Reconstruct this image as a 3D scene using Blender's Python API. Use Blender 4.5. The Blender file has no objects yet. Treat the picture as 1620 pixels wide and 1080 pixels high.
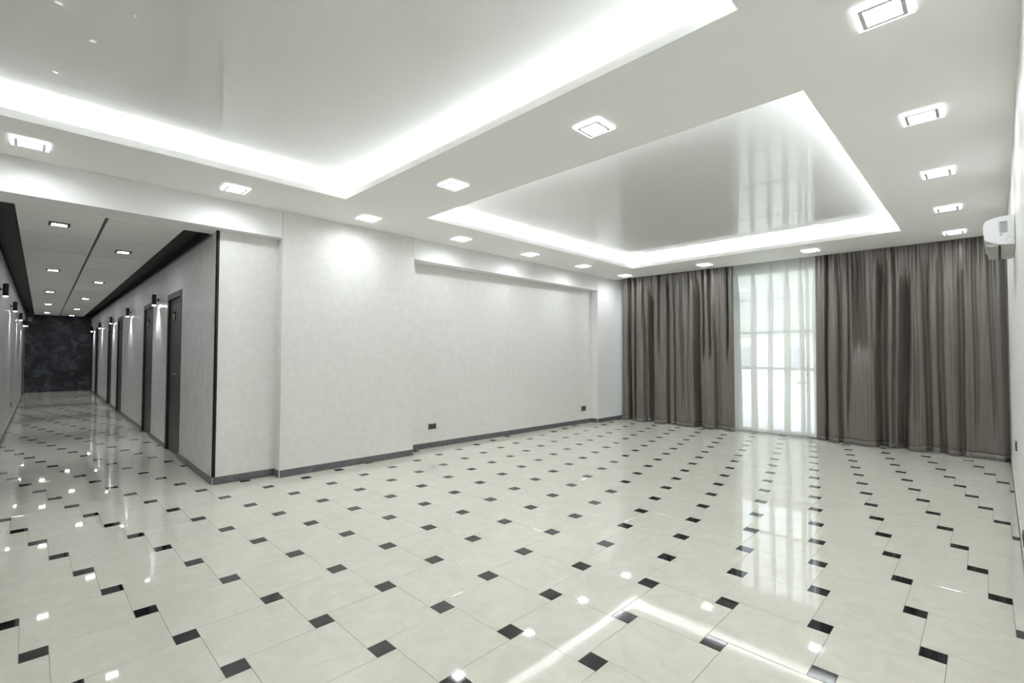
import bpy, bmesh, math, random
from mathutils import Matrix, Vector

random.seed(7)
SC = bpy.context.scene
COL = SC.collection
R = math.radians

# ------------------------------------------------------------------ camera
L = 0.45                                   # lattice unit of the floor (m)
YAW, PITCH, ROLL = 0.781743591, 0.0274281465, 0.00358741417
CAM = Vector((-1.765303, -1.859997, 1.452190))
fw = Vector((math.cos(YAW) * math.cos(PITCH), math.sin(YAW) * math.cos(PITCH), math.sin(PITCH)))
rt = Vector((math.sin(YAW), -math.cos(YAW), 0.0))
up = rt.cross(fw)
rt2 = rt * math.cos(ROLL) + up * math.sin(ROLL)
up2 = up * math.cos(ROLL) - rt * math.sin(ROLL)
cam = bpy.data.cameras.new('camera')
cam.sensor_width = 36.0
cam.lens = 759.6595 / 1620 * 36
cam.clip_start = 0.02
cam.clip_end = 300
camo = bpy.data.objects.new('camera', cam)
COL.objects.link(camo)
camo.matrix_world = Matrix(((rt2.x, up2.x, -fw.x, CAM.x), (rt2.y, up2.y, -fw.y, CAM.y),
                            (rt2.z, up2.z, -fw.z, CAM.z), (0, 0, 0, 1)))
SC.camera = camo

# ------------------------------------------------------------------ world, exposure
w = bpy.data.worlds.new('sky')
SC.world = w
w.use_nodes = True
nt = w.node_tree
bg = nt.nodes['Background']
sky = nt.nodes.new('ShaderNodeTexSky')
sky.sky_type = 'NISHITA'
sky.sun_elevation = R(40)
sky.sun_rotation = R(200)
sky.sun_disc = False
hs = nt.nodes.new('ShaderNodeHueSaturation')
hs.inputs['Saturation'].default_value = 0.3
nt.links.new(sky.outputs[0], hs.inputs['Color'])
nt.links.new(hs.outputs[0], bg.inputs[0])
bg.inputs[1].default_value = 0.52
SC.view_settings.view_transform = 'Standard'
SC.view_settings.look = 'None'
SC.view_settings.gamma = 1.0
SC.view_settings.exposure = 1.55
SC.view_settings.use_curve_mapping = False
SC.cycles.use_denoising = True
SC.cycles.max_bounces = 14
SC.cycles.diffuse_bounces = 8
SC.cycles.glossy_bounces = 6
SC.cycles.transparent_max_bounces = 16
SC.cycles.caustics_refractive = False
SC.cycles.caustics_reflective = False
SC.cycles.sample_clamp_indirect = 6.0

E_DOWN, E_LED, E_CORR, E_SPOT, E_BEAM = 12.0, 30.0, 26.0, 15.0, 2.45

# ------------------------------------------------------------------ materials
def new_mat(name):
    m = bpy.data.materials.new(name)
    m.use_nodes = True
    return m, m.node_tree, m.node_tree.nodes['Principled BSDF']

def plain(name, col, rough=0.5, metal=0.0, spec=0.5, ior=None):
    m, t, b = new_mat(name)
    b.inputs['Base Color'].default_value = (*col, 1)
    b.inputs['Roughness'].default_value = rough
    b.inputs['Metallic'].default_value = metal
    b.inputs['Specular IOR Level'].default_value = spec
    if ior:
        b.inputs['IOR'].default_value = ior
    return m

def emit(name, col, s):
    m = bpy.data.materials.new(name)
    m.use_nodes = True
    t = m.node_tree
    t.nodes.remove(t.nodes['Principled BSDF'])
    e = t.nodes.new('ShaderNodeEmission')
    e.inputs[0].default_value = (*col, 1)
    e.inputs[1].default_value = s
    t.links.new(e.outputs[0], t.nodes['Material Output'].inputs[0])
    return m

def N(t, typ, **kw):
    n = t.nodes.new(typ)
    for k, v in kw.items():
        if k in n.inputs:
            n.inputs[k].default_value = v
        else:
            setattr(n, k, v)
    return n

def ramp(t, src, stops):
    r = t.nodes.new('ShaderNodeValToRGB')
    el = r.color_ramp.elements
    while len(el) < len(stops):
        el.new(0.5)
    for e, (p, c) in zip(el, stops):
        e.position = p
        e.color = (*c, 1)
    t.links.new(src, r.inputs[0])
    return r

def obj_coords(t, scale=(1, 1, 1), world=False, jitter=False):
    tc = t.nodes.new('ShaderNodeTexCoord')
    mp = t.nodes.new('ShaderNodeMapping')
    mp.inputs['Scale'].default_value = scale
    src = tc.outputs['Object']
    if world:
        g = t.nodes.new('ShaderNodeNewGeometry')
        src = g.outputs['Position']
    if jitter:
        oi = t.nodes.new('ShaderNodeObjectInfo')
        mul = N(t, 'ShaderNodeMath', operation='MULTIPLY')
        mul.inputs[1].default_value = 37.0
        t.links.new(oi.outputs['Random'], mul.inputs[0])
        ad = N(t, 'ShaderNodeVectorMath', operation='ADD')
        t.links.new(src, ad.inputs[0])
        t.links.new(mul.outputs[0], ad.inputs[1])
        src = ad.outputs[0]
    t.links.new(src, mp.inputs['Vector'])
    return mp.outputs[0]

def bump(t, b, src, strength, dist):
    bn = t.nodes.new('ShaderNodeBump')
    bn.inputs['Strength'].default_value = strength
    bn.inputs['Distance'].default_value = dist
    t.links.new(src, bn.inputs['Height'])
    t.links.new(bn.outputs[0], b.inputs['Normal'])

def mat_tile(name, c0, c1, c2, rough):
    m, t, b = new_mat(name)
    v = obj_coords(t, (1, 1, 1), world=True, jitter=True)
    n1 = N(t, 'ShaderNodeTexNoise', Scale=7.0, Detail=5.0, Roughness=0.62, Distortion=1.2)
    t.links.new(v, n1.inputs['Vector'])
    r = ramp(t, n1.outputs[0], [(0.3, c0), (0.52, c1), (0.72, c2)])
    t.links.new(r.outputs[0], b.inputs['Base Color'])
    b.inputs['Roughness'].default_value = rough
    b.inputs['Specular IOR Level'].default_value = 0.5
    b.inputs['IOR'].default_value = 1.56
    return m

M = {}
M['cream'] = mat_tile('polished cream tile', (0.62, 0.61, 0.54), (0.66, 0.65, 0.58), (0.70, 0.69, 0.62), 0.025)
M['black_tile'] = mat_tile('polished black tile', (0.010, 0.010, 0.012), (0.014, 0.014, 0.016), (0.022, 0.022, 0.024), 0.03)
M['grout'] = plain('grout', (0.26, 0.25, 0.23), 0.9)

M['grout_light'] = plain('pale grout', (0.60, 0.60, 0.58), 0.8)

def mat_wallpaper(name, c0, c1, rough, scale, stretch, bs, bd):
    m, t, b = new_mat(name)
    v = obj_coords(t, (1, 1, stretch), world=True)
    n1 = N(t, 'ShaderNodeTexNoise', Scale=scale, Detail=6.0, Roughness=0.65)
    t.links.new(v, n1.inputs['Vector'])
    r = ramp(t, n1.outputs[0], [(0.32, c0), (0.68, c1)])
    t.links.new(r.outputs[0], b.inputs['Base Color'])
    n2 = N(t, 'ShaderNodeTexNoise', Scale=scale * 9, Detail=4.0, Roughness=0.6)
    t.links.new(v, n2.inputs['Vector'])
    bump(t, b, n2.outputs[0], bs, bd)
    b.inputs['Roughness'].default_value = rough
    b.inputs['Specular IOR Level'].default_value = 0.32
    return m

M['paper'] = mat_wallpaper('pale textured wallpaper', (0.705, 0.705, 0.685), (0.77, 0.77, 0.755), 0.46, 13.0, 1.0, 0.3, 0.003)
M['paper_grey'] = mat_wallpaper('grey pearl wallpaper', (0.56, 0.57, 0.57), (0.74, 0.75, 0.745), 0.36, 15.0, 0.42, 0.6, 0.004)
M['paint'] = plain('white wall paint', (0.80, 0.80, 0.80), 0.5, 0, 0.3)
M['ceiling'] = plain('matte white ceiling paint', (0.89, 0.89, 0.88), 0.75, 0, 0.2)
M['gloss'] = plain('glossy stretch ceiling', (0.72, 0.725, 0.715), 0.0, 0, 0.5, 1.62)
M['panel'] = plain('grey white ceiling panel', (0.82, 0.82, 0.80), 0.6, 0, 0.25)
M['void'] = plain('black recess', (0.008, 0.008, 0.009), 0.6)
M['black_metal'] = plain('black metal', (0.012, 0.012, 0.013), 0.4, 0.0, 0.5)
M['steel'] = plain('brushed steel', (0.55, 0.54, 0.52), 0.25, 1.0)
M['alu'] = plain('dull aluminium', (0.30, 0.30, 0.30), 0.35, 1.0)
M['silver'] = plain('silver lamp frame', (0.62, 0.61, 0.64), 0.35, 0.3)
M['door'] = plain('dark graphite door', (0.019, 0.018, 0.020), 0.42)
M['door_frame'] = plain('graphite door casing', (0.021, 0.0205, 0.022), 0.42)
M['inlay'] = plain('black glass inlay', (0.004, 0.004, 0.005), 0.05)
M['gold'] = plain('gold plate', (0.55, 0.40, 0.09), 0.35, 0.8)
M['plate_grey'] = plain('grey plate', (0.35, 0.33, 0.33), 0.4)
M['socket'] = plain('bronze socket plate', (0.085, 0.083, 0.068), 0.4, 0.2)
M['socket_dark'] = plain('socket wells', (0.012, 0.011, 0.009), 0.5)
M['ac'] = plain('white plastic', (0.80, 0.81, 0.83), 0.25)
M['ac_grey'] = plain('grey plastic', (0.42, 0.42, 0.40), 0.4)
M['sticker'] = plain('silver sticker', (0.42, 0.43, 0.43), 0.5)
M['sticker_ink'] = plain('grey ink', (0.20, 0.20, 0.20), 0.6)
M['upvc'] = plain('grey window profile', (0.55, 0.56, 0.56), 0.4)
M['lamp'] = emit('downlight diffuser glow', (0.955, 0.982, 1.0), E_DOWN)
M['edge'] = emit('edge lit glass', (0.95, 0.98, 1.0), 1.0)
M['led'] = emit('cove strip glow', (0.932, 0.972, 1.0), E_LED)
M['corr_lamp'] = emit('corridor lamp glow', (0.97, 0.97, 1.0), E_CORR)
M['bulb'] = emit('sconce bulb glow', (0.98, 0.95, 1.0), 30.0)
for k in ('edge', 'bulb', 'lamp'):
    M[k].cycles.emission_sampling = 'NONE'

def mat_skirting():
    m, t, b = new_mat('slate skirting tile')
    v = obj_coords(t, (1, 1, 2), world=True, jitter=True)
    n1 = N(t, 'ShaderNodeTexNoise', Scale=9.0, Detail=6.0, Roughness=0.65, Distortion=1.5)
    t.links.new(v, n1.inputs['Vector'])
    r = ramp(t, n1.outputs[0], [(0.3, (0.075, 0.080, 0.086)), (0.6, (0.125, 0.130, 0.138)), (0.8, (0.20, 0.205, 0.21))])
    t.links.new(r.outputs[0], b.inputs['Base Color'])
    b.inputs['Roughness'].default_value = 0.3
    return m
M['skirting'] = mat_skirting()

def mat_darkwall():
    m, t, b = new_mat('dark slate plaster')
    v = obj_coords(t, (1, 1, 1.2), world=True)
    n1 = N(t, 'ShaderNodeTexNoise', Scale=2.6, Detail=8.0, Roughness=0.72, Distortion=0.6)
    t.links.new(v, n1.inputs['Vector'])
    r = ramp(t, n1.outputs[0], [(0.36, (0.016, 0.019, 0.025)), (0.50, (0.045, 0.052, 0.064)), (0.66, (0.15, 0.165, 0.19))])
    t.links.new(r.outputs[0], b.inputs['Base Color'])
    b.inputs['Roughness'].default_value = 0.5
    return m
M['darkwall'] = mat_darkwall()

def mat_curtain():
    m, t, b = new_mat('taupe satin curtain')
    v = obj_coords(t, (1, 1, 1), world=True)
    n1 = N(t, 'ShaderNodeTexNoise', Scale=900.0, Detail=2.0)
    t.links.new(v, n1.inputs['Vector'])
    r = ramp(t, n1.outputs[0], [(0.3, (0.114, 0.099, 0.085)), (0.7, (0.134, 0.118, 0.102))])
    t.links.new(r.outputs[0], b.inputs['Base Color'])
    b.inputs['Roughness'].default_value = 0.36
    b.inputs['Specular IOR Level'].default_value = 1.0
    b.inputs['Sheen Weight'].default_value = 0.05
    b.inputs['Sheen Roughness'].default_value = 0.4
    return m
M['curtain'] = mat_curtain()

def mat_sheer():
    m = bpy.data.materials.new('white sheer voile')
    m.use_nodes = True
    t = m.node_tree
    t.nodes.remove(t.nodes['Principled BSDF'])
    tr = N(t, 'ShaderNodeBsdfTransparent')
    tr.inputs[0].default_value = (1, 1, 1, 1)
    df = N(t, 'ShaderNodeBsdfDiffuse')
    df.inputs[0].default_value = (0.94, 0.95, 0.92, 1)
    tl = N(t, 'ShaderNodeBsdfTranslucent')
    tl.inputs[0].default_value = (0.94, 0.95, 0.92, 1)
    mx = N(t, 'ShaderNodeMixShader')
    mx.inputs[0].default_value = 0.34
    t.links.new(df.outputs[0], mx.inputs[1])
    t.links.new(tl.outputs[0], mx.inputs[2])
    m2 = N(t, 'ShaderNodeMixShader')
    m2.inputs[0].default_value = 0.76
    t.links.new(tr.outputs[0], m2.inputs[1])
    t.links.new(mx.outputs[0], m2.inputs[2])
    t.links.new(m2.outputs[0], t.nodes['Material Output'].inputs[0])
    return m
M['sheer'] = mat_sheer()

def mat_glass():
    m = bpy.data.materials.new('window glass')
    m.use_nodes = True
    t = m.node_tree
    t.nodes.remove(t.nodes['Principled BSDF'])
    tr = N(t, 'ShaderNodeBsdfTransparent')
    tr.inputs[0].default_value = (0.95, 0.97, 0.96, 1)
    gl = N(t, 'ShaderNodeBsdfGlossy', Roughness=0.01)
    fr = N(t, 'ShaderNodeFresnel', IOR=1.45)
    mx = N(t, 'ShaderNodeMixShader')
    t.links.new(fr.outputs[0], mx.inputs[0])
    t.links.new(tr.outputs[0], mx.inputs[1])
    t.links.new(gl.outputs[0], mx.inputs[2])
    t.links.new(mx.outputs[0], t.nodes['Material Output'].inputs[0])
    return m
M['glass'] = mat_glass()
M['render'] = plain('pale facade render', (0.84, 0.84, 0.82), 0.8)
M['render_green'] = plain('pale green grey render', (0.30, 0.325, 0.29), 0.8)
M['pale_pane'] = plain('curtained window pane', (0.25, 0.27, 0.27), 0.2)
M['paving'] = plain('pale paving', (0.55, 0.55, 0.53), 0.8)
M['roof'] = plain('grey roof', (0.45, 0.45, 0.45), 0.7)

# ------------------------------------------------------------------ mesh helpers
class MB:
    def __init__(self):
        self.v, self.f = [], []

    def add(self, vs, fs):
        o = len(self.v)
        self.v += [tuple(p) for p in vs]
        self.f += [tuple(i + o for i in q) for q in fs]
        return self

    def box(self, x0, x1, y0, y1, z0, z1):
        return self.add([(x0, y0, z0), (x1, y0, z0), (x1, y1, z0), (x0, y1, z0),
                         (x0, y0, z1), (x1, y0, z1), (x1, y1, z1), (x0, y1, z1)],
                        [(3, 2, 1, 0), (4, 5, 6, 7), (0, 1, 5, 4), (1, 2, 6, 5), (2, 3, 7, 6), (3, 0, 4, 7)])

    def cbox(self, x0, x1, y0, y1, z0, z1, b=0.003, seg=1):
        bm = bmesh.new()
        bmesh.ops.create_cube(bm, size=1.0)
        for p in bm.verts:
            p.co = Vector(((x0 + x1) / 2 + p.co.x * (x1 - x0), (y0 + y1) / 2 + p.co.y * (y1 - y0), (z0 + z1) / 2 + p.co.z * (z1 - z0)))
        bmesh.ops.bevel(bm, geom=bm.edges[:], offset=b, segments=seg, profile=0.5, affect='EDGES')
        bm.verts.index_update()
        self.add([p.co[:] for p in bm.verts], [[q.index for q in f.verts] for f in bm.faces])
        bm.free()
        return self

    def prism(self, poly, z0, z1):
        n = len(poly)
        a = sum(poly[i][0] * poly[(i + 1) % n][1] - poly[(i + 1) % n][0] * poly[i][1] for i in range(n))
        if a < 0:
            poly = poly[::-1]
        vs = [(x, y, z0) for x, y in poly] + [(x, y, z1) for x, y in poly]
        fs = [tuple(range(n))[::-1], tuple(range(n, 2 * n))]
        fs += [(i, (i + 1) % n, n + (i + 1) % n, n + i) for i in range(n)]
        return self.add(vs, fs)

    def lathe(self, prof, n=24, c=(0, 0, 0), axis='z'):
        vs, fs = [], []
        for r, h in prof:
            for k in range(n):
                a = 2 * math.pi * k / n
                p = (r * math.cos(a), r * math.sin(a), h)
                if axis == 'x':
                    p = (h, p[0], p[1])
                elif axis == 'y':
                    p = (p[1], h, p[0])
                vs.append((p[0] + c[0], p[1] + c[1], p[2] + c[2]))
        for i in range(len(prof) - 1):
            for k in range(n):
                fs.append((i * n + k, i * n + (k + 1) % n, (i + 1) * n + (k + 1) % n, (i + 1) * n + k))
        fs.append(tuple(range(n))[::-1])
        fs.append(tuple(range((len(prof) - 1) * n, len(prof) * n)))
        return self.add(vs, fs)

    def tube(self, pts, r, n=10):
        vs, fs = [], []
        for i, p in enumerate(pts):
            p = Vector(p)
            d = (Vector(pts[min(i + 1, len(pts) - 1)]) - Vector(pts[max(i - 1, 0)])).normalized()
            a = d.orthogonal().normalized()
            b = d.cross(a)
            for k in range(n):
                t = 2 * math.pi * k / n
                vs.append(p + a * r * math.cos(t) + b * r * math.sin(t))
        for i in range(len(pts) - 1):
            for k in range(n):
                fs.append((i * n + k, i * n + (k + 1) % n, (i + 1) * n + (k + 1) % n, (i + 1) * n + k))
        fs.append(tuple(range(n))[::-1])
        fs.append(tuple(range((len(pts) - 1) * n, len(pts) * n)))
        return self.add(vs, fs)

    def mesh(self, name, mat, smooth=False):
        me = bpy.data.meshes.new(name)
        me.from_pydata(self.v, [], self.f)
        me.materials.append(M[mat])
        if smooth:
            for p in me.polygons:
                p.use_smooth = True
        me.update()
        return me

    def build(self, name, mat, parent=None, loc=None, rotz=None, smooth=False):
        return link(name, self.mesh(name, mat, smooth), parent, loc, rotz)

def link(name, me, parent=None, loc=None, rotz=None):
    o = bpy.data.objects.new(name, me)
    COL.objects.link(o)
    if parent:
        o.parent = parent
    if loc is not None:
        o.location = loc
    if rotz is not None:
        o.rotation_euler[2] = rotz
    return o

def autosmooth(o, ang=35):
    me = o.data
    bm = bmesh.new()
    bm.from_mesh(me)
    bmesh.ops.recalc_face_normals(bm, faces=bm.faces[:])
    for e in bm.edges:
        if len(e.link_faces) == 2 and e.calc_face_angle(0) > R(ang):
            e.smooth = False
    for f in bm.faces:
        f.smooth = True
    bm.to_mesh(me)
    bm.free()
    return o

def tag(o, label, cat=None, group=None, kind=None):
    o['label'] = label
    if cat:
        o['category'] = cat
    if group:
        o['group'] = group
    if kind:
        o['kind'] = kind
    return o

def empty(name, loc=(0, 0, 0), rotz=0.0):
    o = bpy.data.objects.new(name, None)
    o.empty_display_size = 0.1
    COL.objects.link(o)
    o.location = loc
    o.rotation_euler[2] = rotz
    return o

def dup(root, loc, rotz=0.0):
    r = root.copy()
    COL.objects.link(r)
    r.location = loc
    r.rotation_euler[2] = rotz
    for ch in list(root.children):
        c = ch.copy()
        COL.objects.link(c)
        c.parent = r
        for g in list(ch.children):
            d = g.copy()
            COL.objects.link(d)
            d.parent = c
    return r

# ------------------------------------------------------------------ layout numbers
H = 3.15            # hall ceiling
HC = 3.315          # glossy tray ceiling
ROOF = 3.42
XW = -5.30          # west wall of the hall (behind the camera)
XE = 8.10           # window plane
CP = Vector((-0.31, 4.26, 0.0))     # corridor frame origin: right-hand corner
CR = -R(0.8)
CW = -1.80          # corridor left wall (local x)
CL = 19.0           # corridor length
ZC = 2.83           # corridor ceiling

def cw(x, y, z=0.0):
    c, s = math.cos(CR), math.sin(CR)
    return Vector((CP.x + x * c - y * s, CP.y + x * s + y * c, z))

def ysouth(x):      # face of the right-hand wall
    return -1.982 - 0.0102 * x

# ------------------------------------------------------------------ floor
floor = MB().box(XW - 0.2, 8.14, -2.5, 4.6, -0.12, -0.0016).add(
    *(lambda p: ([(q.x, q.y, z) for z in (-0.12, -0.0016) for q in p],
                 [(3, 2, 1, 0), (4, 5, 6, 7), (0, 1, 5, 4), (1, 2, 6, 5), (2, 3, 7, 6), (3, 0, 4, 7)]))(
        [cw(-2.1, 0.3), cw(0.35, 0.3), cw(0.35, CL + 0.3), cw(-2.1, CL + 0.3)])).build('floor', 'grout')
tag(floor, 'polished cream tile floor with small black square insets', 'floor', kind='structure')
S = L * 0.23158
GAP = 0.0011
BEV = 0.0009

def tile_mb(w_, d_):
    m = MB()
    a, b, c = GAP, GAP + BEV, 0.0
    m.add([(a, a, -0.0015), (w_ - a, a, -0.0015), (w_ - a, d_ - a, -0.0015), (a, d_ - a, -0.0015),
           (a, a, -BEV), (w_ - a, a, -BEV), (w_ - a, d_ - a, -BEV), (a, d_ - a, -BEV),
           (b, b, 0), (w_ - b, b, 0), (w_ - b, d_ - b, 0), (b, d_ - b, 0)],
          [(8, 9, 10, 11)] + [(i, (i + 1) % 4, 4 + (i + 1) % 4, 4 + i) for i in range(4)]
          + [(4 + i, 4 + (i + 1) % 4, 8 + (i + 1) % 4, 8 + i) for i in range(4)])
    return m

def clip(x0, x1, y0, y1):
    cx, cy = (x0 + x1) / 2, (y0 + y1) / 2
    if y0 < 4.28:
        bx = (XW - 0.05, 8.12, -2.08, 4.34)
        if y1 > 4.34 and -2.3 < cx < 0.0:
            bx = (XW - 0.05, 8.12, -2.08, 4.9)
    else:
        sh = (cy - CP.y) * 0.01396
        bx = (-2.15 + sh - 0.05, -0.25 + sh + 0.05, 4.0, CP.y + CL + 0.1)
    x0, x1 = max(x0, bx[0]), min(x1, bx[1])
    y0, y1 = max(y0, bx[2]), min(y1, bx[3])
    if x1 - x0 < 0.03 or y1 - y0 < 0.03:
        return None
    return x0, x1, y0, y1

def seen_size(x, y, a):
    d = Vector((x, y, 0)) - CAM
    z = d.dot(fw)
    if z < 0.3:
        return 0.0
    u = d.dot(rt2) / z * 759.66
    v = d.dot(up2) / z * 759.66
    if abs(u) > 900 or abs(v) > 640:
        return 0.0
    return a * abs(d.z) / z ** 3
big, small = [], []
for i in range(-45, 60):
    for j in range(-60, 45):
        px = (i * 1.0 + j * 0.23158) * L
        py = (i * 0.23158 - j * 1.0) * L
        if not (-7 < px < 9 and -4 < py < 25):
            continue
        q = clip(px, px + S, py - S, py)
        if q:
            small.append(q)
        q = clip(px + S, px + S + L, py - L, py)
        if q:
            big.append(q)

def lay(tiles, name, rest, mat, n=300):
    tiles.sort(key=lambda q: -seen_size((q[0] + q[1]) / 2, (q[2] + q[3]) / 2, (q[1] - q[0]) * (q[3] - q[2])))
    cache = {}
    for q in tiles[:n]:
        k = (round(q[1] - q[0], 4), round(q[3] - q[2], 4))
        if k not in cache:
            cache[k] = tile_mb(*k).mesh(name, mat)
        o = link(name, cache[k], floor, (q[0], q[2], 0))
        o.rotation_euler = (random.gauss(0, 0.0004), random.gauss(0, 0.0004), 0)
    m = MB()
    for q in tiles[n:]:
        t = tile_mb(q[1] - q[0], q[3] - q[2])
        m.add([(a + q[0], b + q[2], c) for a, b, c in t.v], t.f)
    o = m.build(rest, mat, floor)
    o['kind'] = 'stuff'
lay(big, 'tile', 'tile_field', 'cream')
lay(small, 'inset_tile', 'inset_tile_field', 'black_tile')

# ------------------------------------------------------------------ hall walls
def struct(mb, name, mat, label, cat='wall', **kw):
    return tag(mb.build(name, mat, **kw), label, cat, kind='structure')

k0 = cw(0.012, 0.0)
back = MB()
back.prism([(k0.x, 4.25), (0.34, 4.232), (0.34, 4.066), (2.17, 4.053), (2.17, 4.60), (k0.x + 0.005, 4.60)], 0, ROOF)
back.prism([(2.17, 4.342), (6.866, 4.286), (6.866, 4.60), (2.17, 4.60)], 0, ROOF)
struct(back, 'wall_back', 'paper', 'long back wall in pale textured wallpaper with a projecting pier')
struct(MB().prism([(6.866, 4.112), (8.30, 4.125), (8.30, 4.60), (6.866, 4.60)], 0, ROOF), 'wall_back_right', 'paint',
       'smooth white pier between the wallpapered recess and the left curtain')
struct(MB().prism([(2.17, 4.086), (6.866, 4.116), (6.866, 4.36), (2.17, 4.36)], 2.845, H + 0.05), 'beam_over_recess', 'paint',
       'white beam above the wallpapered recess', 'beam')
struct(MB().prism([(XW, 4.085), (0.34, 4.085), (0.34, 4.45), (XW, 4.45)], ZC, H + 0.05), 'beam_over_corridor', 'paint',
       'white beam across the corridor mouth', 'beam')
kl = cw(CW - 0.012, 0.0)
struct(MB().prism([(XW - 0.2, 4.25), (kl.x, 4.25), (kl.x, 4.60), (XW - 0.2, 4.60)], 0, ROOF), 'wall_back_left', 'paper',
       'wallpapered back wall left of the corridor mouth')
struct(MB().prism([(XW - 0.2, -2.5), (XW, -2.5), (XW, 4.6), (XW - 0.2, 4.6)], 0, ROOF), 'wall_left', 'paper',
       'wallpapered wall behind the camera')
struct(MB().prism([(XW, ysouth(XW)), (8.30, ysouth(8.3)), (8.30, -2.5), (XW, -2.5)], 0, ROOF), 'wall_right', 'paper',
       'wallpapered right-hand wall seen at a grazing angle')
# window wall: lintel above the glazing
ZT = 3.06
struct(MB().box(8.05, 8.30, -2.3, 4.3, ZT, ROOF), 'wall_window_lintel', 'paint', 'white lintel above the curtained glazing')
struct(MB().box(8.05, 8.30, -2.5, -1.98, 0, ZT).box(8.05, 8.30, 4.05, 4.3, 0, ZT), 'wall_window_jamb', 'paint', 'white jambs at both ends of the glazing')
struct(MB().prism([(XW - 0.2, -2.5), (8.3, -2.5), (8.3, 4.6), (0.6, 4.6), (0.6, 24), (-2.6, 24), (-2.6, 4.6), (XW - 0.2, 4.6)], ROOF, ROOF + 0.08),
       'roof_slab', 'ceiling', 'roof slab above the ceilings', 'ceiling')

# ------------------------------------------------------------------ hall ceiling with two trays
T1 = (-4.20, 0.655, -1.015, 3.12)
T2 = (1.695, 6.55, -1.045, 3.085)

def xce(y):         # ceiling edge in front of the curtains
    return 7.56 - (y - 3.9) * 0.026
ceil = MB()
zz = (H, H + 0.012)
Y0, Y1 = -2.10, 4.36
for poly in ([(XW, Y0), (T1[0], Y0), (T1[0], Y1), (XW, Y1)],
             [(T1[0], Y0), (T1[1], Y0), (T1[1], T1[2]), (T1[0], T1[2])],
             [(T1[0], T1[3]), (T1[1], T1[3]), (T1[1], Y1), (T1[0], Y1)],
             [(T1[1], Y0), (T2[0], Y0), (T2[0], Y1), (T1[1], Y1)],
             [(T2[0], Y0), (T2[1], Y0), (T2[1], T2[2]), (T2[0], T2[2])],
             [(T2[0], T2[3]), (T2[1], T2[3]), (T2[1], Y1), (T2[0], Y1)],
             [(T2[1], Y0), (xce(Y0), Y0), (xce(Y1), Y1), (T2[1], Y1)]):
    ceil.prism(poly, *zz)
ceil = struct(ceil, 'ceiling', 'ceiling', 'matte white hall ceiling with two lit tray recesses', 'ceiling')
# upstand that closes the curtain slot
MB().prism([(xce(Y0) - 0.012, Y0), (xce(Y0), Y0), (xce(Y1), Y1), (xce(Y1) - 0.012, Y1)], H, ROOF).build('slot_edge', 'ceiling', ceil)

def frame_mb(x0, x1, y0, y1, t, z0, z1):
    m = MB()
    m.box(x0 - t, x1 + t, y0 - t, y0, z0, z1)
    m.box(x0 - t, x1 + t, y1, y1 + t, z0, z1)
    m.box(x0 - t, x0, y0, y1, z0, z1)
    m.box(x1, x1 + t, y0, y1, z0, z1)
    return m
for T in (T1, T2):
    x0, x1, y0, y1 = T
    g = 0.105
    frame_mb(x0 + 0.001, x1 - 0.001, y0 + 0.001, y1 - 0.001, 0.012, H - 0.0006, H + 0.060).build('tray_lip', 'ceiling', ceil)
    frame_mb(x0 - g, x1 + g, y0 - g, y1 + g, 0.012, H + 0.012, HC + 0.01).build('cove_wall', 'ceiling', ceil)
    MB().box(x0 - g, x1 + g, y0 - g, y1 + g, HC, HC + 0.01).build('glossy_panel', 'gloss', ceil)
    q = g - 0.008
    frame_mb(x0 - q, x1 + q, y0 - q, y1 + q, 0.0085, H + 0.050, H + 0.066).build('led_strip', 'led', ceil)

# ------------------------------------------------------------------ skirting of the hall and corridor
def skirting(name, label, pts, lengths=(0.45,), h=0.085, t=0.011, parent_loc=None, side=1):
    """pts: polyline of the wall face (room on the left-hand side of travel)."""
    root = MB()
    pieces = []
    for (ax, ay), (bx, by) in zip(pts[:-1], pts[1:]):
        d = Vector((bx - ax, by - ay))
        ln = d.length
        ang = math.atan2(d.y, d.x)
        s = 0.0
        n = 0
        while s < ln - 1e-4:
            e = min(s + lengths[n % len(lengths)], ln)
            if ln - e < 0.03:
                e = ln
            pieces.append((ax, ay, ang, s, e))
            s = e
            n += 1
        c, sn = math.cos(ang), math.sin(ang)
        m = MB().box(0, ln, 0.0, t - 0.003, 0, h + 0.0025)
        root.add([(ax + x * c - y * sn, ay + x * sn + y * c, z) for x, y, z in m.v], m.f)
    o = root.build(name, 'grout_light')
    tag(o, label, 'baseboard', kind='structure')
    cache = {}
    for ax, ay, ang, s, e in pieces:
        k = round(e - s, 4)
        if k not in cache:
            cache[k] = MB().cbox(0.0012, k - 0.0012, 0.0, t, 0.0005, h, 0.0012).mesh('tile', 'skirting')
        p = link('tile', cache[k], o, (ax + math.cos(ang) * s, ay + math.sin(ang) * s, 0), ang)
    return o
# back wall, travelling from right to left keeps the room on the left
skirting('baseboard_back', 'slate grey tiled skirting along the wallpapered back wall',
         [(7.95, 4.123), (6.866, 4.112), (6.866, 4.286), (2.17, 4.342), (2.17, 4.053), (0.34, 4.066), (0.34, 4.232), (k0.x, 4.25)], (0.45, 0.45, 0.1))
skirting('baseboard_right', 'slate tiled skirting at the foot of the right-hand wall',
         [(XW, ysouth(XW)), (7.95, ysouth(7.95))])

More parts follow.
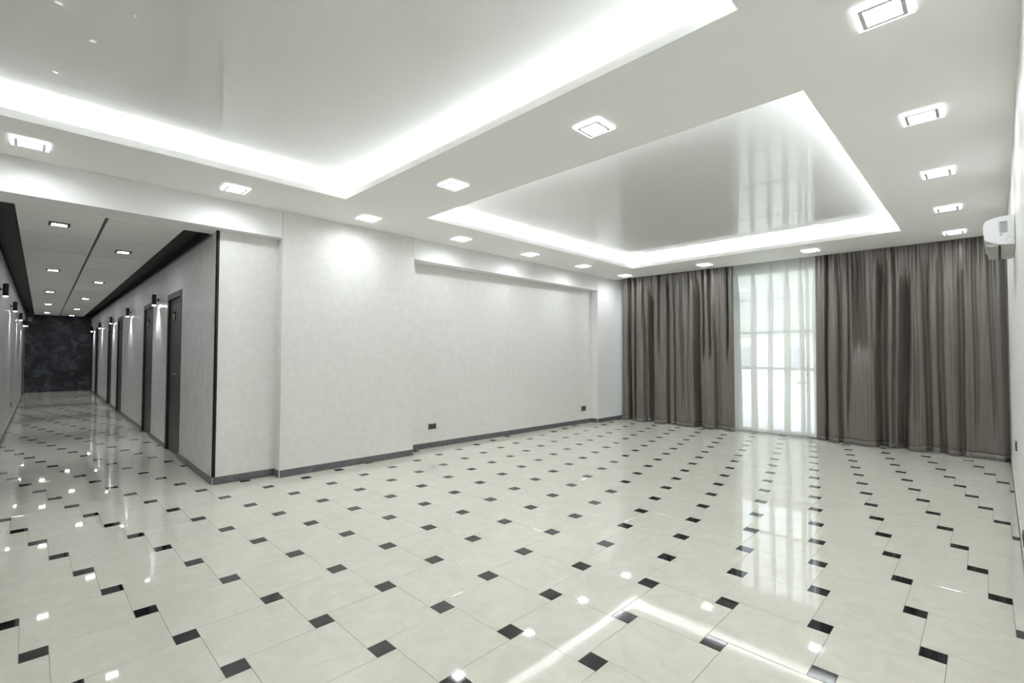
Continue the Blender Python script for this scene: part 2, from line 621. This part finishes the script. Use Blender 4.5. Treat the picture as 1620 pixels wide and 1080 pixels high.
# ------------------------------------------------------------------ corridor shell
DW = 1.04           # door opening incl. casing
DOORS = [1.83, 4.24, 8.62, 11.02, 15.42, 17.82]
DH = 2.352
def cstruct(mb, name, mat, label, cat='wall'):
    return struct(mb, name, mat, label, cat, loc=CP, rotz=CR)
m = MB()
a = 0.0
for d in DOORS:
    m.box(0.012, 0.20, a, d, 0, ROOF)
    m.box(0.012, 0.20, d, d + DW, DH, ROOF)
    a = d + DW
m.box(0.012, 0.20, a, CL + 0.2, 0, ROOF)
cstruct(m, 'wall_corridor_right', 'paper_grey', 'grey pearl wallpapered corridor wall with six dark doors')
LD = 16.55
m = MB()
m.box(CW - 0.20, CW - 0.012, 0.0, LD, 0, ROOF)
m.box(CW - 0.20, CW - 0.012, LD, LD + DW, DH, ROOF)
m.box(CW - 0.20, CW - 0.012, LD + DW, CL + 0.2, 0, ROOF)
cstruct(m, 'wall_corridor_left', 'paper_grey', 'grey pearl wallpapered corridor wall at the left edge')
cstruct(MB().box(CW - 0.2, 0.2, CL, CL + 0.2, 0, ROOF), 'wall_corridor_end', 'darkwall', 'dark mottled slate wall closing the corridor')
skb = []
a = 0.0
for d in DOORS:
    skb.append((a, d))
    a = d + DW
skb.append((a, CL))
for n, (a, b) in enumerate(skb):
    p, q = cw(0.012, a), cw(0.012, b)
    skirting('baseboard_corridor_right', 'slate skirting of the right corridor wall, %s' % (
        ['stretch from the hall corner to the nearest door', 'stretch between the two nearest doors', 'stretch between the second and third doors',
         'stretch between the third and fourth doors', 'stretch between the fourth and fifth doors', 'stretch between the two farthest doors',
         'stub beside the dark end wall'][n]), [(p.x, p.y), (q.x, q.y)])
for n, (a, b) in enumerate(((0.0, LD), (LD + DW, CL))):
    p, q = cw(CW - 0.012, b), cw(CW - 0.012, a)
    skirting('baseboard_corridor_left', ['slate skirting along the left corridor wall', 'slate skirting stub beyond the left corridor door'][n], [(p.x, p.y), (q.x, q.y)])

# corridor ceiling: dark void above, white border, separate panels
cc = MB()
cc.box(CW - 0.012, 0.012, 0.14, CL, 2.96, 2.98)
cc = cstruct(cc, 'ceiling_corridor', 'void', 'suspended corridor ceiling of pale panels with black gaps', 'ceiling')
MB().box(CW - 0.012, 0.012, 0.19, 0.222, ZC, ZC + 0.10).build('border_strip', 'ceiling', cc)
P0, PP = 0.228, 1.31
pm = {}
for x0, x1 in ((-1.578, -0.932), (-0.908, -0.262)):
    for k in range(14):
        y0 = P0 + PP * k
        y1 = min(y0 + PP, 18.12)
        if y1 - y0 < 0.1:
            continue
        key = (round(x1 - x0, 4), round(y1 - y0, 4))
        if key not in pm:
            pm[key] = MB().cbox(0.001, key[0] - 0.001, 0.006, key[1] - 0.006, 0, 0.02, 0.0025).mesh('panel', 'panel')
        link('panel', pm[key], cc, (x0, y0, ZC))
for x0, x1 in ((-1.578, -0.932), (-0.908, -0.262)):
    for k in range(1, 14):
        y0 = P0 + PP * k
        MB().box(x0 + 0.001, x1 - 0.001, y0 - 0.007, y0 + 0.007, ZC + 0.002, ZC + 0.018).build('joint', 'void', cc)
for x0, x1 in ((CW - 0.012, CW + 0.012), (-0.012, 0.012)):
    MB().box(x0, x1, 0.222, 18.9, ZC - 0.028, ZC).build('edge_channel', 'alu', cc)
for x0, x1 in ((CW - 0.012, CW - 0.009), (0.009, 0.012)):
    MB().box(x0, x1, 0.222, CL, ZC, 2.96).build('gap_shade_strip', 'void', cc)  # black strips added over the lit wall to stand in for shade inside the gaps
MB().box(-0.934, -0.906, P0, 18.12, ZC + 0.012, ZC + 0.016).build('center_strip', 'black_metal', cc)
# joists that carry the panels
j = MB()
for x in (-1.45, -1.05, -0.80, -0.40):
    j.box(x - 0.02, x + 0.02, P0, 18.1, ZC + 0.02, 2.96)
j.build('joist', 'void', cc)

# black corner trim
tr = MB().box(k0.x - 0.010, k0.x + 0.020, 4.238, 4.252, 0.086, ZC).box(k0.x - 0.012, k0.x - 0.0005, 4.238, 4.262, 0.086, ZC).build('trim_1', 'black_metal')
tag(tr, 'thin black corner bead at the corridor mouth', 'trim', kind='structure')

# ------------------------------------------------------------------ doors
def make_door(idx, label, loc, rotz, plate=True):
    """Local: opening along +y from 0..DW, face towards -x at x=0."""
    root = empty('door_%d' % idx, loc, rotz)
    tag(root, label, 'door', kind='structure')
    f = MB()
    cs = 0.085
    for y0, y1 in ((0.001, cs), (DW - cs, DW - 0.001)):
        f.cbox(-0.006, 0.10, y0, y1, 0.001, DH - 0.001, 0.003)
    f.cbox(-0.006, 0.10, cs, DW - cs, DH - cs, DH - 0.001, 0.003)
    f.build('door_frame', 'door_frame', root)
    leaf = MB().cbox(0.022, 0.062, cs + 0.003, DW - cs - 0.003, 0.006, DH - cs - 0.004, 0.002).build('door_leaf', 'door', root)
    MB().box(0.060, 0.098, cs - 0.005, DW - cs + 0.005, 0.0, DH - cs + 0.005).build('door_stop', 'void', root)
    MB().box(0.0208, 0.024, 0.175, 0.205, 0.42, 2.16).build('glass_inlay', 'inlay', leaf)
    s = MB()
    for z in (0.62, 0.66, 0.70):
        s.box(0.0204, 0.024, 0.172, 0.208, z, z + 0.012)
    s.build('inlay_bar', 'alu', leaf)
    MB().cbox(0.012, 0.024, 0.118, 0.155, 1.03, 1.33, 0.004).build('handle_plate', 'steel', leaf)
    h = MB().tube([(0.014, 0.137, 1.165), (-0.020, 0.137, 1.165), (-0.034, 0.150, 1.165), (-0.036, 0.19, 1.164), (-0.034, 0.275, 1.16)], 0.0095, 10)
    autosmooth(h.build('door_handle', 'steel', leaf))
    MB().lathe([(0.011, -0.0), (0.011, 0.012)], 14, (0.004, 0.137, 1.085), 'x').build('lock_cylinder', 'steel', leaf)
    MB().cbox(0.004, 0.022, 0.132, 0.142, 1.305, 1.325, 0.002).build('thumb_turn', 'steel', leaf)
    if plate:
        np_ = MB().cbox(0.014, 0.023, 0.56, 0.70, 1.935, 2.075, 0.003).build('number_plate', 'inlay', leaf)
        MB().cbox(0.011, 0.015, 0.575, 0.69, 1.985, 2.045, 0.002).build('gold_field', 'gold', np_)
        MB().cbox(0.011, 0.015, 0.575, 0.69, 1.945, 1.980, 0.002).build('grey_field', 'plate_grey', np_)
    return root
dl = ['dark graphite corridor door nearest the hall corner', 'second dark graphite door from the hall on the right corridor wall',
      'third dark graphite door from the hall on the right corridor wall', 'fourth dark graphite door from the hall on the right corridor wall',
      'fifth dark graphite door from the hall on the right corridor wall', 'farthest dark door on the right, beside the slate end wall']
for n, d in enumerate(DOORS):
    make_door(n + 1, dl[n], cw(0.012, d), CR, n < 4)
make_door(7, 'only dark door on the left corridor wall, close to the end', cw(CW - 0.012, LD + DW), CR + math.pi, False)

# ------------------------------------------------------------------ ceiling downlights of the hall
def make_downlight():
    root = empty('ceiling_downlight')
    a, b, c = 0.071, 0.089, 0.112
    m = MB()
    for x0, x1, y0, y1 in ((-b, b, -b, -a), (-b, b, a, b), (-b, -a, -a, a), (a, b, -a, a)):
        m.box(x0, x1, y0, y1, -0.022, -0.0005)
    m.build('frame', 'silver', root)
    g = MB()
    for x0, x1, y0, y1 in ((-c, c, -c, -b - 0.0005), (-c, c, b + 0.0005, c), (-c, -b - 0.0005, -b, b), (b + 0.0005, c, -b, b)):
        g.box(x0, x1, y0, y1, -0.016, -0.010)
    g.build('glass_rim', 'edge', root)
    MB().box(-a - 0.001, a + 0.001, -a - 0.001, a + 0.001, -0.0105, -0.0045).build('diffuser', 'lamp', root)
    return root
dlp = make_downlight()
XS = [-1.79 + 1.489 * k for k in range(7)]
spots = []
tb = ['leftmost of the row above the corridor mouth', 'above the corridor beam, just left of the wallpapered pier',
      'above the projecting wallpapered pier', 'leftmost above the long white recess beam', 'second from left above the long white recess beam',
      'third from left above the long white recess beam', 'in the corner above the left curtain and white pier']
for k in range(7):
    spots.append((XS[k], 3.605, 'bright square downlight ' + tb[k]))
spots.append((1.19, 1.91, 'bright square downlight between the trays, nearer the back wall'))
spots.append((1.165, 0.198, 'bright square downlight between the trays with a clear diamond outline'))
spots.append((1.145, -1.52, 'bright square downlight cut by the top edge of the photo'))
for k, l in ((3, 'first of the right-hand row past the cut-off one'), (4, 'second of the right-hand row past the cut-off one'),
             (5, 'third of the right-hand row, above the air conditioner'), (6, 'farthest of the right-hand row, over the dark curtain')):
    spots.append((XS[k] - 0.05, -1.555, 'bright square downlight ' + l))
spots.append((7.06, 0.15, 'bright square downlight in front of the sheer curtain, towards its right edge'))
spots.append((7.10, 1.88, 'bright square downlight in front of the left dark curtain'))
spots.append((-0.30, -1.555, 'square downlight outside the frame, next behind the cut-off one'))
spots.append((-1.79, -1.555, 'square downlight outside the frame, above the camera'))
for n, (x, y, l) in enumerate(spots):
    o = dlp if n == 0 else dup(dlp, (x, y, H))
    o.location = (x, y, H)
    tag(o, l, 'downlight', 'square downlights in the hall ceiling')
    ld = bpy.data.lights.new('downlight_beam', 'AREA')
    ld.energy = E_BEAM
    ld.shape = 'SQUARE'
    ld.size = 0.142
    ld.spread = R(166)
    ld.color = (0.955, 0.982, 1.0)
    lo = bpy.data.objects.new('downlight_beam', ld)
    COL.objects.link(lo)
    lo.location = (x, y, H - 0.0118)

# corridor ceiling lights
def make_corr():
    root = empty('corridor_light')
    a, b = 0.060, 0.085
    m = MB()
    for x0, x1, y0, y1 in ((-b, b, -b, -a), (-b, b, a, b), (-b, -a, -a, a), (a, b, -a, a)):
        m.box(x0, x1, y0, y1, -0.012, -0.0005)
    m.build('frame', 'black_metal', root)
    MB().box(-a - 0.001, a + 0.001, -a - 0.001, a + 0.001, -0.0105, -0.004).build('diffuser', 'corr_lamp', root)
    return root
cl0 = make_corr()
ordn = ['nearest', 'second', 'third', 'fourth', 'farthest']
n = 0
for side, x, ys in (('left', -1.262, (0.89, 4.84, 8.80, 12.62, 16.56)), ('right', -0.605, (2.20, 6.11, 10.04, 14.05, 17.70))):
    for k, y in enumerate(ys):
        o = cl0 if n == 0 else dup(cl0, (0, 0, 0))
        o.location = cw(x, y, ZC)
        o.rotation_euler[2] = CR
        tag(o, '%s square lamp in the %s panel row of the corridor ceiling' % (ordn[k], side), 'ceiling light', 'lamps in the corridor ceiling')
        n += 1

# wall sconces
def make_sconce():
    """Local: wall at x=0, lamp hangs out along -x, origin at the mount."""
    root = empty('wall_sconce')
    autosmooth(MB().lathe([(0.026, -0.014), (0.026, 0.0)], 18, (0, 0, 0), 'x').build('wall_mount', 'black_metal', root))
    autosmooth(MB().tube([(-0.012, 0, 0), (-0.034, 0, 0)], 0.010, 10).build('arm', 'black_metal', root))
    sh = MB()
    r, t = 0.031, 0.003
    prof = [(r, 0.085), (r, -0.092), (r - t, -0.092), (r - t, -0.080)]
    sh.lathe(prof, 24, (-0.064, 0, 0))
    autosmooth(sh.build('lamp_shade', 'black_metal', root))
    autosmooth(MB().lathe([(0.0275, -0.083), (0.026, -0.094), (0.018, -0.099), (0.006, -0.101)], 18, (-0.064, 0, 0)).build('bulb', 'bulb', root))
    return root
sc0 = make_sconce()
YS = (3.70, 7.12, 10.60, 14.08, 17.80)
YL = (3.66, 7.05, 10.60, 14.08, 17.85)
n = 0
for side, x, ys, rz in (('right', 0.0115, YS, CR), ('left', CW - 0.0115, YL, CR + math.pi)):
    for k, y in enumerate(ys):
        zz_ = 2.342
        o = sc0 if n == 0 else dup(sc0, (0, 0, 0))
        if side == 'right' and k == 4:
            y = 17.40
        if side == 'left' and k == 4:
            zz_ = 2.46
            y = 17.2
        o.location = cw(x, y, zz_)
        o.rotation_euler[2] = rz
        tag(o, '%s black cylinder sconce on the %s corridor wall' % (ordn[k], side), 'wall lamp', 'sconces along the corridor')
        ld = bpy.data.lights.new('sconce_beam', 'SPOT')
        ld.energy = E_SPOT
        ld.spot_size = R(95)
        ld.spot_blend = 0.6
        ld.shadow_soft_size = 0.02
        ld.color = (0.98, 0.97, 1.0)
        lo = bpy.data.objects.new('sconce_beam', ld)
        COL.objects.link(lo)
        c, s = math.cos(rz), math.sin(rz)
        lo.location = o.location + Vector((-0.064 * c, -0.064 * s, -0.108))
        n += 1

# little sensor box at the corridor end
o = empty('sensor_box', cw(-1.70, CL - 0.001, 2.70), CR)
MB().cbox(-0.06, 0.06, -0.05, 0.0, -0.07, 0.07, 0.01).build('housing', 'ac', o)
MB().cbox(-0.005, 0.035, -0.056, -0.048, -0.01, 0.05, 0.003).build('dark_window', 'black_metal', o)
tag(o, 'small pale box high on the dark end wall', 'sensor')

# ------------------------------------------------------------------ sockets
def make_socket(label, loc, rotz, w_=0.145, h_=0.085, wells=2):
    """Local: wall plane y=0, faces -y."""
    root = empty('wall_socket', loc, rotz)
    tag(root, label, 'socket')
    MB().cbox(-w_ / 2, w_ / 2, -0.011, 0.0, -h_ / 2, h_ / 2, 0.003).build('cover_plate', 'socket', root)
    step = 0.058
    for k in range(wells):
        cx = (k - (wells - 1) / 2) * step + (0.012 if wells == 2 else 0.0)
        well = MB().lathe([(0.021, -0.0118), (0.021, -0.009)], 20, (cx, 0, 0.003), 'y').build('socket_well', 'socket_dark', root)
        p = MB()
        for dx in (-0.0095, 0.0095):
            p.lathe([(0.0026, -0.0135), (0.0026, -0.0115)], 8, (cx + dx, 0, 0.003), 'y')
        p.build('contact', 'steel', well)
    if wells == 2:
        MB().cbox(-w_ / 2 + 0.012, -w_ / 2 + 0.026, -0.0135, -0.010, -0.026, 0.026, 0.002).build('rocker', 'socket_dark', root)
    return root
ang = math.atan2(4.286 - 4.342, 6.866 - 2.17)
yb = lambda x: 4.342 + (x - 2.17) * (4.286 - 4.342) / (6.866 - 2.17)
make_socket('bronze double socket low on the recess wall, left end', (2.71, yb(2.71), 0.327), ang)
make_socket('dark socket low on the recess wall, beside the white pier', (6.60, yb(6.60), 0.315), ang, 0.150, 0.10)
sa = math.atan(-0.0102) + math.pi
make_socket('dark socket at the right edge, just above the skirting', (2.95, ysouth(2.95), 0.235), sa)
make_socket('dark socket on the right-hand wall beside the curtain hem', (4.62, ysouth(4.62), 0.635), sa, 0.09, 0.085, 1)

# corridor left wall small socket
make_socket('tiny dark socket low on the left corridor wall', cw(CW - 0.012, 8.6, 0.35), CR + math.pi / 2, 0.09, 0.085, 1)

# ------------------------------------------------------------------ air conditioner on the right-hand wall
ax0, ax1 = 3.45, 4.18
prof = [(-2.008, 2.524), (-1.965, 2.526), (-1.926, 2.524), (-1.89, 2.517), (-1.857, 2.506), (-1.843, 2.496), (-1.836, 2.470),
        (-1.835, 2.405), (-1.838, 2.356), (-1.85, 2.340), (-1.866, 2.330), (-1.895, 2.316), (-1.922, 2.305), (-1.96, 2.300), (-2.012, 2.297)]
yo = ysouth(3.5) + 2.008
ac = empty('air_conditioner', (ax0, ysouth(3.5), 2.297), math.atan(-0.0102))
tag(ac, 'white wall-mounted air conditioner seen end-on beside the right curtain', 'air conditioner')
lp = [(y + 2.008, z - 2.297) for y, z in prof]
lp[0] = (0.003, lp[0][1])
lp[-1] = (0.003, lp[-1][1])
n = len(lp)
body = MB()
W = ax1 - ax0
vs, fs = [], []
rings = [(0.0, 0.94), (0.006, 0.985), (0.02, 1.0), (W - 0.02, 1.0), (W - 0.006, 0.985), (W, 0.94)]
cy, cz = 0.085, 0.115
for x, s in rings:
    for y, z in lp:
        yy = y if y < 0.01 else cy + (y - cy) * s
        vs.append((x, yy, cz + (z - cz) * s))
for i in range(len(rings) - 1):
    for k in range(n):
        fs.append((i * n + k, i * n + (k + 1) % n, (i + 1) * n + (k + 1) % n, (i + 1) * n + k))
fs.append(tuple(range(n)))
fs.append(tuple(range((len(rings) - 1) * n, len(rings) * n))[::-1])
body.add(vs, fs)
autosmooth(body.build('body', 'ac', ac), 30)
MB().prism([(0.015, 0.155), (0.015, 0.115), (W - 0.015, 0.115), (W - 0.015, 0.155)], 0.004, 0.024).build('louvre', 'ac_grey', ac)
MB().box(0.012, W - 0.012, 0.078, 0.090, -0.003, 0.006).build('outlet_slot', 'black_metal', ac)
MB().box(0.012, W - 0.012, 0.012, 0.076, -0.004, 0.004).build('underside', 'ac_grey', ac)
MB().box(0.012, W - 0.012, 0.092, 0.140, -0.001, 0.020).build('underside_front', 'ac_grey', ac)
st = MB().box(-0.0012, 0.001, 0.040, 0.084, 0.098, 0.186).build('rating_label', 'sticker', ac)
ink = MB().box(-0.0016, 0.0, 0.046, 0.082, 0.172, 0.179)
for k in range(6):
    ink.box(-0.0016, 0.0, 0.044 + 0.004 * (k % 2), 0.080 - 0.006 * (k % 3), 0.108 + k * 0.010, 0.1105 + k * 0.010)
ink.build('label_print', 'sticker_ink', st)
MB().box(-0.0012, 0.001, 0.067, 0.081, 0.078, 0.090).build('small_label', 'sticker', ac)
kn = MB()
for r0 in (0.026, 0.019):
    kn.tube([(-0.0006, 0.030 + r0 * math.cos(q / 24 * 6.2832), 0.043 + r0 * math.sin(q / 24 * 6.2832)) for q in range(25)], 0.0009, 5)
kn.build('knockout_ring', 'sticker', ac)
MB().tube([(-0.001, 0.092, 0.224), (-0.001, 0.090, 0.15), (-0.001, 0.080, 0.06), (-0.001, 0.074, 0.012)], 0.0015, 6).build('seam_bead', 'ac', ac)

# ------------------------------------------------------------------ window
win = empty('window_1', (XE, 0, 0))
tag(win, 'tall aluminium glazing behind the sheer curtain', 'window', kind='structure')
fr = MB()
mull = [-1.98, -1.16, -0.35, 0.44, 1.36, 1.66, 2.45, 3.25, 4.05]
for y in mull:
    fr.cbox(-0.03, 0.03, y - 0.026, y + 0.026, 0, ZT, 0.003)
fr.cbox(-0.03, 0.03, -1.98, 4.05, ZT - 0.05, ZT, 0.003)
fr.cbox(-0.04, 0.05, -1.98, 4.05, 0.0, 0.07, 0.003)
fr.build('window_frame', 'upvc', win)
for a, b in zip(mull[:-1], mull[1:]):
    for z in (2.52, 1.885, 1.21):
        MB().cbox(-0.026, 0.026, a + 0.026, b - 0.026, z - (0.025 if z < 2.4 else 0.012), z + (0.025 if z < 2.4 else 0.012), 0.003).build('transom', 'upvc', win)
    for z0, z1 in ((0.07, 1.185), (1.235, 1.86), (1.91, 2.508), (2.532, ZT - 0.05)):
        MB().box(-0.003, 0.003, a + 0.026, b - 0.026, z0, z1).build('pane', 'glass', win)
MB().cbox(-0.024, 0.024, 0.466, 0.62, 0.945, 0.985, 0.003).build('door_rail', 'upvc', win)
h = MB().cbox(-0.042, -0.028, 1.34, 1.38, 0.80, 0.95, 0.004).tube([(-0.04, 1.36, 0.89), (-0.075, 1.36, 0.89), (-0.078, 1.33, 0.89), (-0.078, 1.24, 0.888)], 0.010, 8)
h.build('window_handle', 'black_metal', win)

# ------------------------------------------------------------------ curtains
def smooth(a, b, x):
    t = min(1.0, max(0.0, (x - a) / (b - a)))
    return t * t * (3 - 2 * t)

ZTOP = 3.27
def xcur(y):
    return xce(y) + 0.075

def dark_curtain(label, y0, y1, grooves, seed, puddle=None):
    """y0 is the edge on the photo's left (larger y). grooves: (s, width, depth, ztop, zbot, drift)."""
    rnd = random.Random(seed)
    ln = y0 - y1
    # valleys between rounded folds; the measured grooves are the deep ones
    val = [(gs, gd, gw, zt, zb, dr) for gs, gw, gd, zt, zb, dr in grooves]
    val = [(a_, b_ * (1.55 if b_ > 0.07 else 1.2), c_, d_, e_, f_) for a_, b_, c_, d_, e_, f_ in val]
    pos = sorted([0.0, ln] + [g[0] for g in val])
    extra = []
    for a_, b_ in zip(pos[:-1], pos[1:]):
        n_ = max(1, round((b_ - a_) / rnd.uniform(0.13, 0.17)))
        for k in range(1, n_):
            extra.append((a_ + (b_ - a_) * (k + rnd.uniform(-0.2, 0.2)) / n_, rnd.choice((0.025, 0.045, 0.075, 0.09)), rnd.uniform(0.013, 0.022), 3.4, rnd.choice((0, 0, 0.3, 1.3)), rnd.uniform(-0.012, 0.012)))
    val = sorted(val + extra)
    ph = [rnd.uniform(0, 6.28) for _ in range(8)]

    def depth(s, z):
        t = smooth(3.1, 2.2, z)                     # 0 at the heading, 1 lower down
        d = 0.058
        for gs, gd, gw, zt, zb, dr in val:
            q = abs(s - gs - dr * (3.2 - z) - 0.006 * math.sin(z * 2.1 + gs * 9))
            if q > 0.16:
                continue
            lf = smooth(zt + 0.12, zt - 0.4, z) * (smooth(zb - 0.2, zb + 0.5, z) if zb > 0 else 1.0)
            d -= gd * lf * (math.exp(-(q / (gw * 1.2)) ** 4) * 0.95 + math.exp(-q / 0.045) * 0.55)
        # small gathers of the heading tape, dying out below it
        d += 0.011 * (1 - t) * math.sin(s * 2 * math.pi / 0.072 + ph[0]) + 0.006 * (1 - 0.6 * t) * math.sin(s * 2 * math.pi / 0.047 + ph[2])
        d += t * 0.022 * math.sin(s * 2 * math.pi / 0.52 + ph[1] + 0.3 * z)
        return max(d, -0.15 + 0.01 * math.sin(s * 40))
    ns, nz = int(ln / 0.0075), 84
    vs, fs = [], []
    zmin = 0.012
    for iz in range(nz + 1):
        z = zmin + (ZTOP - zmin) * iz / nz
        for i in range(ns + 1):
            s = ln * i / ns
            y = y0 - s
            e = min(s, ln - s)
            k = smooth(-0.02, 0.06, e)
            d = depth(s, z) * k
            zb = z
            if z < 0.35:
                zb = z + 0.022 * (1 - z / 0.35) * (0.5 + 0.5 * math.sin(s * 5.3 + ph[3])) * (0.5 + 0.5 * math.sin(s * 13 + ph[4]))
                d += 0.012 * (1 - z / 0.35) * math.sin(s * 17 + ph[5] + z * 9)
            if puddle and s > puddle and z < 0.4:
                d += 0.03 * smooth(puddle, ln, s) * (1 - z / 0.4) * (1 + 0.35 * math.sin(s * 23 + z * 31) + 0.3 * math.sin(s * 41 - z * 17))
            spread = 0.03 * (1 - z / ZTOP) * (1 if s > ln / 2 else -1) * (abs(s / ln - 0.5) * 2) ** 2
            vs.append((xcur(y) - d, y - spread * 0.5, zb))
    w_ = ns + 1
    for iz in range(nz):
        for i in range(ns):
            a_ = iz * w_ + i
            fs.append((a_, a_ + w_, a_ + w_ + 1, a_ + 1))
    hem = 2
    top = MB()
    top.v, top.f = vs, fs[hem * ns:]
    o = top.build('dark_curtain', 'curtain', smooth=True)
    me = o.data
    bm = bmesh.new()
    bm.from_mesh(me)
    bmesh.ops.delete(bm, geom=[v for v in bm.verts if not v.link_faces], context='VERTS')
    bm.to_mesh(me)
    bm.free()
    sol = o.modifiers.new('cloth thickness', 'SOLIDIFY')
    sol.thickness = 0.0025
    hm = MB()
    hm.v = [(x - 0.001, y, z) for x, y, z in vs[:(hem + 1) * w_]]
    hm.f = fs[:hem * ns]
    h_ = hm.build('hem', 'curtain', o, smooth=True)
    sol = h_.modifiers.new('cloth thickness', 'SOLIDIFY')
    sol.thickness = 0.004
    tag(o, label, 'curtain', 'taupe satin curtains')
    return o
# grooves measured on the photograph, distances from each curtain's left edge in metres
dark_curtain('taupe satin curtain left of the sheer, falling straight to the floor', 3.96, 1.585,
             [(0.17, 0.035, 0.075, 3.3, 0, 0.008), (0.50, 0.03, 0.05, 3.3, 0, 0.03), (0.70, 0.055, 0.085, 2.9, 0, -0.004),
              (1.06, 0.026, 0.055, 3.3, 0, 0.01), (1.35, 0.03, 0.04, 3.1, 0.4, 0.02), (1.66, 0.05, 0.09, 2.95, 0, 0.012), (2.02, 0.025, 0.045, 2.4, 0, 0.012)], 3)
dark_curtain('wider taupe satin curtain right of the sheer, its far end crumpled on the floor', 0.225, -2.035,
             [(0.33, 0.025, 0.05, 3.3, 0.0, 0.004), (0.60, 0.075, 0.085, 3.2, 1.4, 0.006), (0.90, 0.055, 0.095, 3.0, 0, -0.008),
              (1.20, 0.052, 0.095, 2.75, 0, -0.02), (1.42, 0.03, 0.055, 3.0, 0, 0.004), (1.58, 0.03, 0.055, 3.0, 0, 0.004), (1.80, 0.026, 0.045, 2.8, 0, 0.0)], 11, 1.8)

def sheer_curtain():
    rnd = random.Random(5)
    y0, y1 = 4.02, -1.99
    ns, nz = 1500, 40
    vs, fs = [], []
    # phase advances irregularly so the pleats differ in width
    lam = [rnd.uniform(0.19, 0.33) for _ in range(60)]
    acc, ph, phs = 0.0, 0.0, []
    k = 0
    for i in range(ns + 1):
        s = (y0 - y1) * i / ns
        while s > acc + lam[k]:
            acc += lam[k]
            k += 1
        phs.append((s, 2 * math.pi * (k + (s - acc) / lam[k]), lam[k]))
    zb, zt = 0.03, ZTOP
    for iz in range(nz + 1):
        z = zb + (zt - zb) * iz / nz
        t = smooth(3.2, 2.5, z)
        for s, p, l in phs:
            b = l * (0.30 + 0.20 * t) * (0.92 + 0.2 * math.sin(p * 0.37))
            q = p + 0.3 * math.sin(z * 1.1 + p * 0.21)
            y = y0 - s - b * math.sin(q)
            x = xcur(y0 - s) + 0.225 - 0.036 * math.sin(q)
            vs.append((x, y, z + (0.012 * math.sin(p) if iz == 0 else 0)))
    w_ = ns + 1
    for iz in range(nz):
        for i in range(ns):
            a_ = iz * w_ + i
            fs.append((a_, a_ + w_, a_ + w_ + 1, a_ + 1))
    m = MB()
    m.v, m.f = vs, fs[2 * ns:]
    o = m.build('sheer_curtain', 'sheer', smooth=True)
    hm = MB()
    hm.v = [(x - 0.0008, y, z) for x, y, z in vs[:3 * w_]]
    hm.f = fs[:2 * ns]
    hm.build('hem', 'sheer', o, smooth=True)
    return tag(o, 'pleated white sheer curtain between the two taupe curtains', 'curtain')
sheer_curtain()
for dx, nm, lb in ((0.085, 'curtain_rail', 'white rail in the ceiling slot carrying the taupe curtains'), (0.30, 'curtain_rail', 'white rail in the ceiling slot carrying the sheer')):
    m = MB().prism([(xce(4.05) + dx - 0.012, 4.05), (xce(4.05) + dx + 0.012, 4.05), (xce(-1.98) + dx + 0.012, -1.98), (xce(-1.98) + dx - 0.012, -1.98)], ZTOP, ROOF)
    tag(m.build(nm, 'ac', None), lb, 'curtain rail')

# ------------------------------------------------------------------ outside, seen faintly through the sheer
g = MB().box(8.14, 60, -40, 40, -0.25, -0.06).build('terrace', 'paving')
tag(g, 'pale paved ground outside the glazing', 'terrace', kind='structure')
gw = MB().box(15.5, 15.7, -14, 16, -0.06, 1.0).box(15.45, 15.75, -14, 16, 1.0, 1.06).build('garden_wall', 'render')
tag(gw, 'low pale wall outside beyond the terrace', 'wall', kind='structure')
b = empty('backdrop_house', (26, 0, -0.06))  # made-up house, height and tones chosen to set the brightness behind the sheer
tag(b, 'invented pale house front that dims the sky behind the sheer', 'building')
MB().box(0, 8, -30, 34, 0, 2.55).build('ground_floor', 'render', b)
MB().box(0.2, 8, -30, 34, 2.75, 6.6).build('upper_wall', 'render_green', b)
MB().cbox(-0.5, 8.2, -30, 34, 2.55, 2.75, 0.02).build('canopy', 'roof', b)
for k in range(12):
    y = -13 + k * 2.6
    f = MB().box(0.14, 0.3, y - 0.6, y + 0.6, 3.6, 5.2).build('window', 'upvc', b)
    MB().box(0.12, 0.2, y - 0.5, y + 0.5, 3.7, 5.1).build('pane', 'pale_pane', f)
    if k % 3:
        f = MB().box(-0.06, 0.1, y - 0.55, y + 0.55, 0.8, 2.1).build('window', 'upvc', b)
        MB().box(-0.08, 0.0, y - 0.45, y + 0.45, 0.9, 2.0).build('pane', 'pale_pane', f)
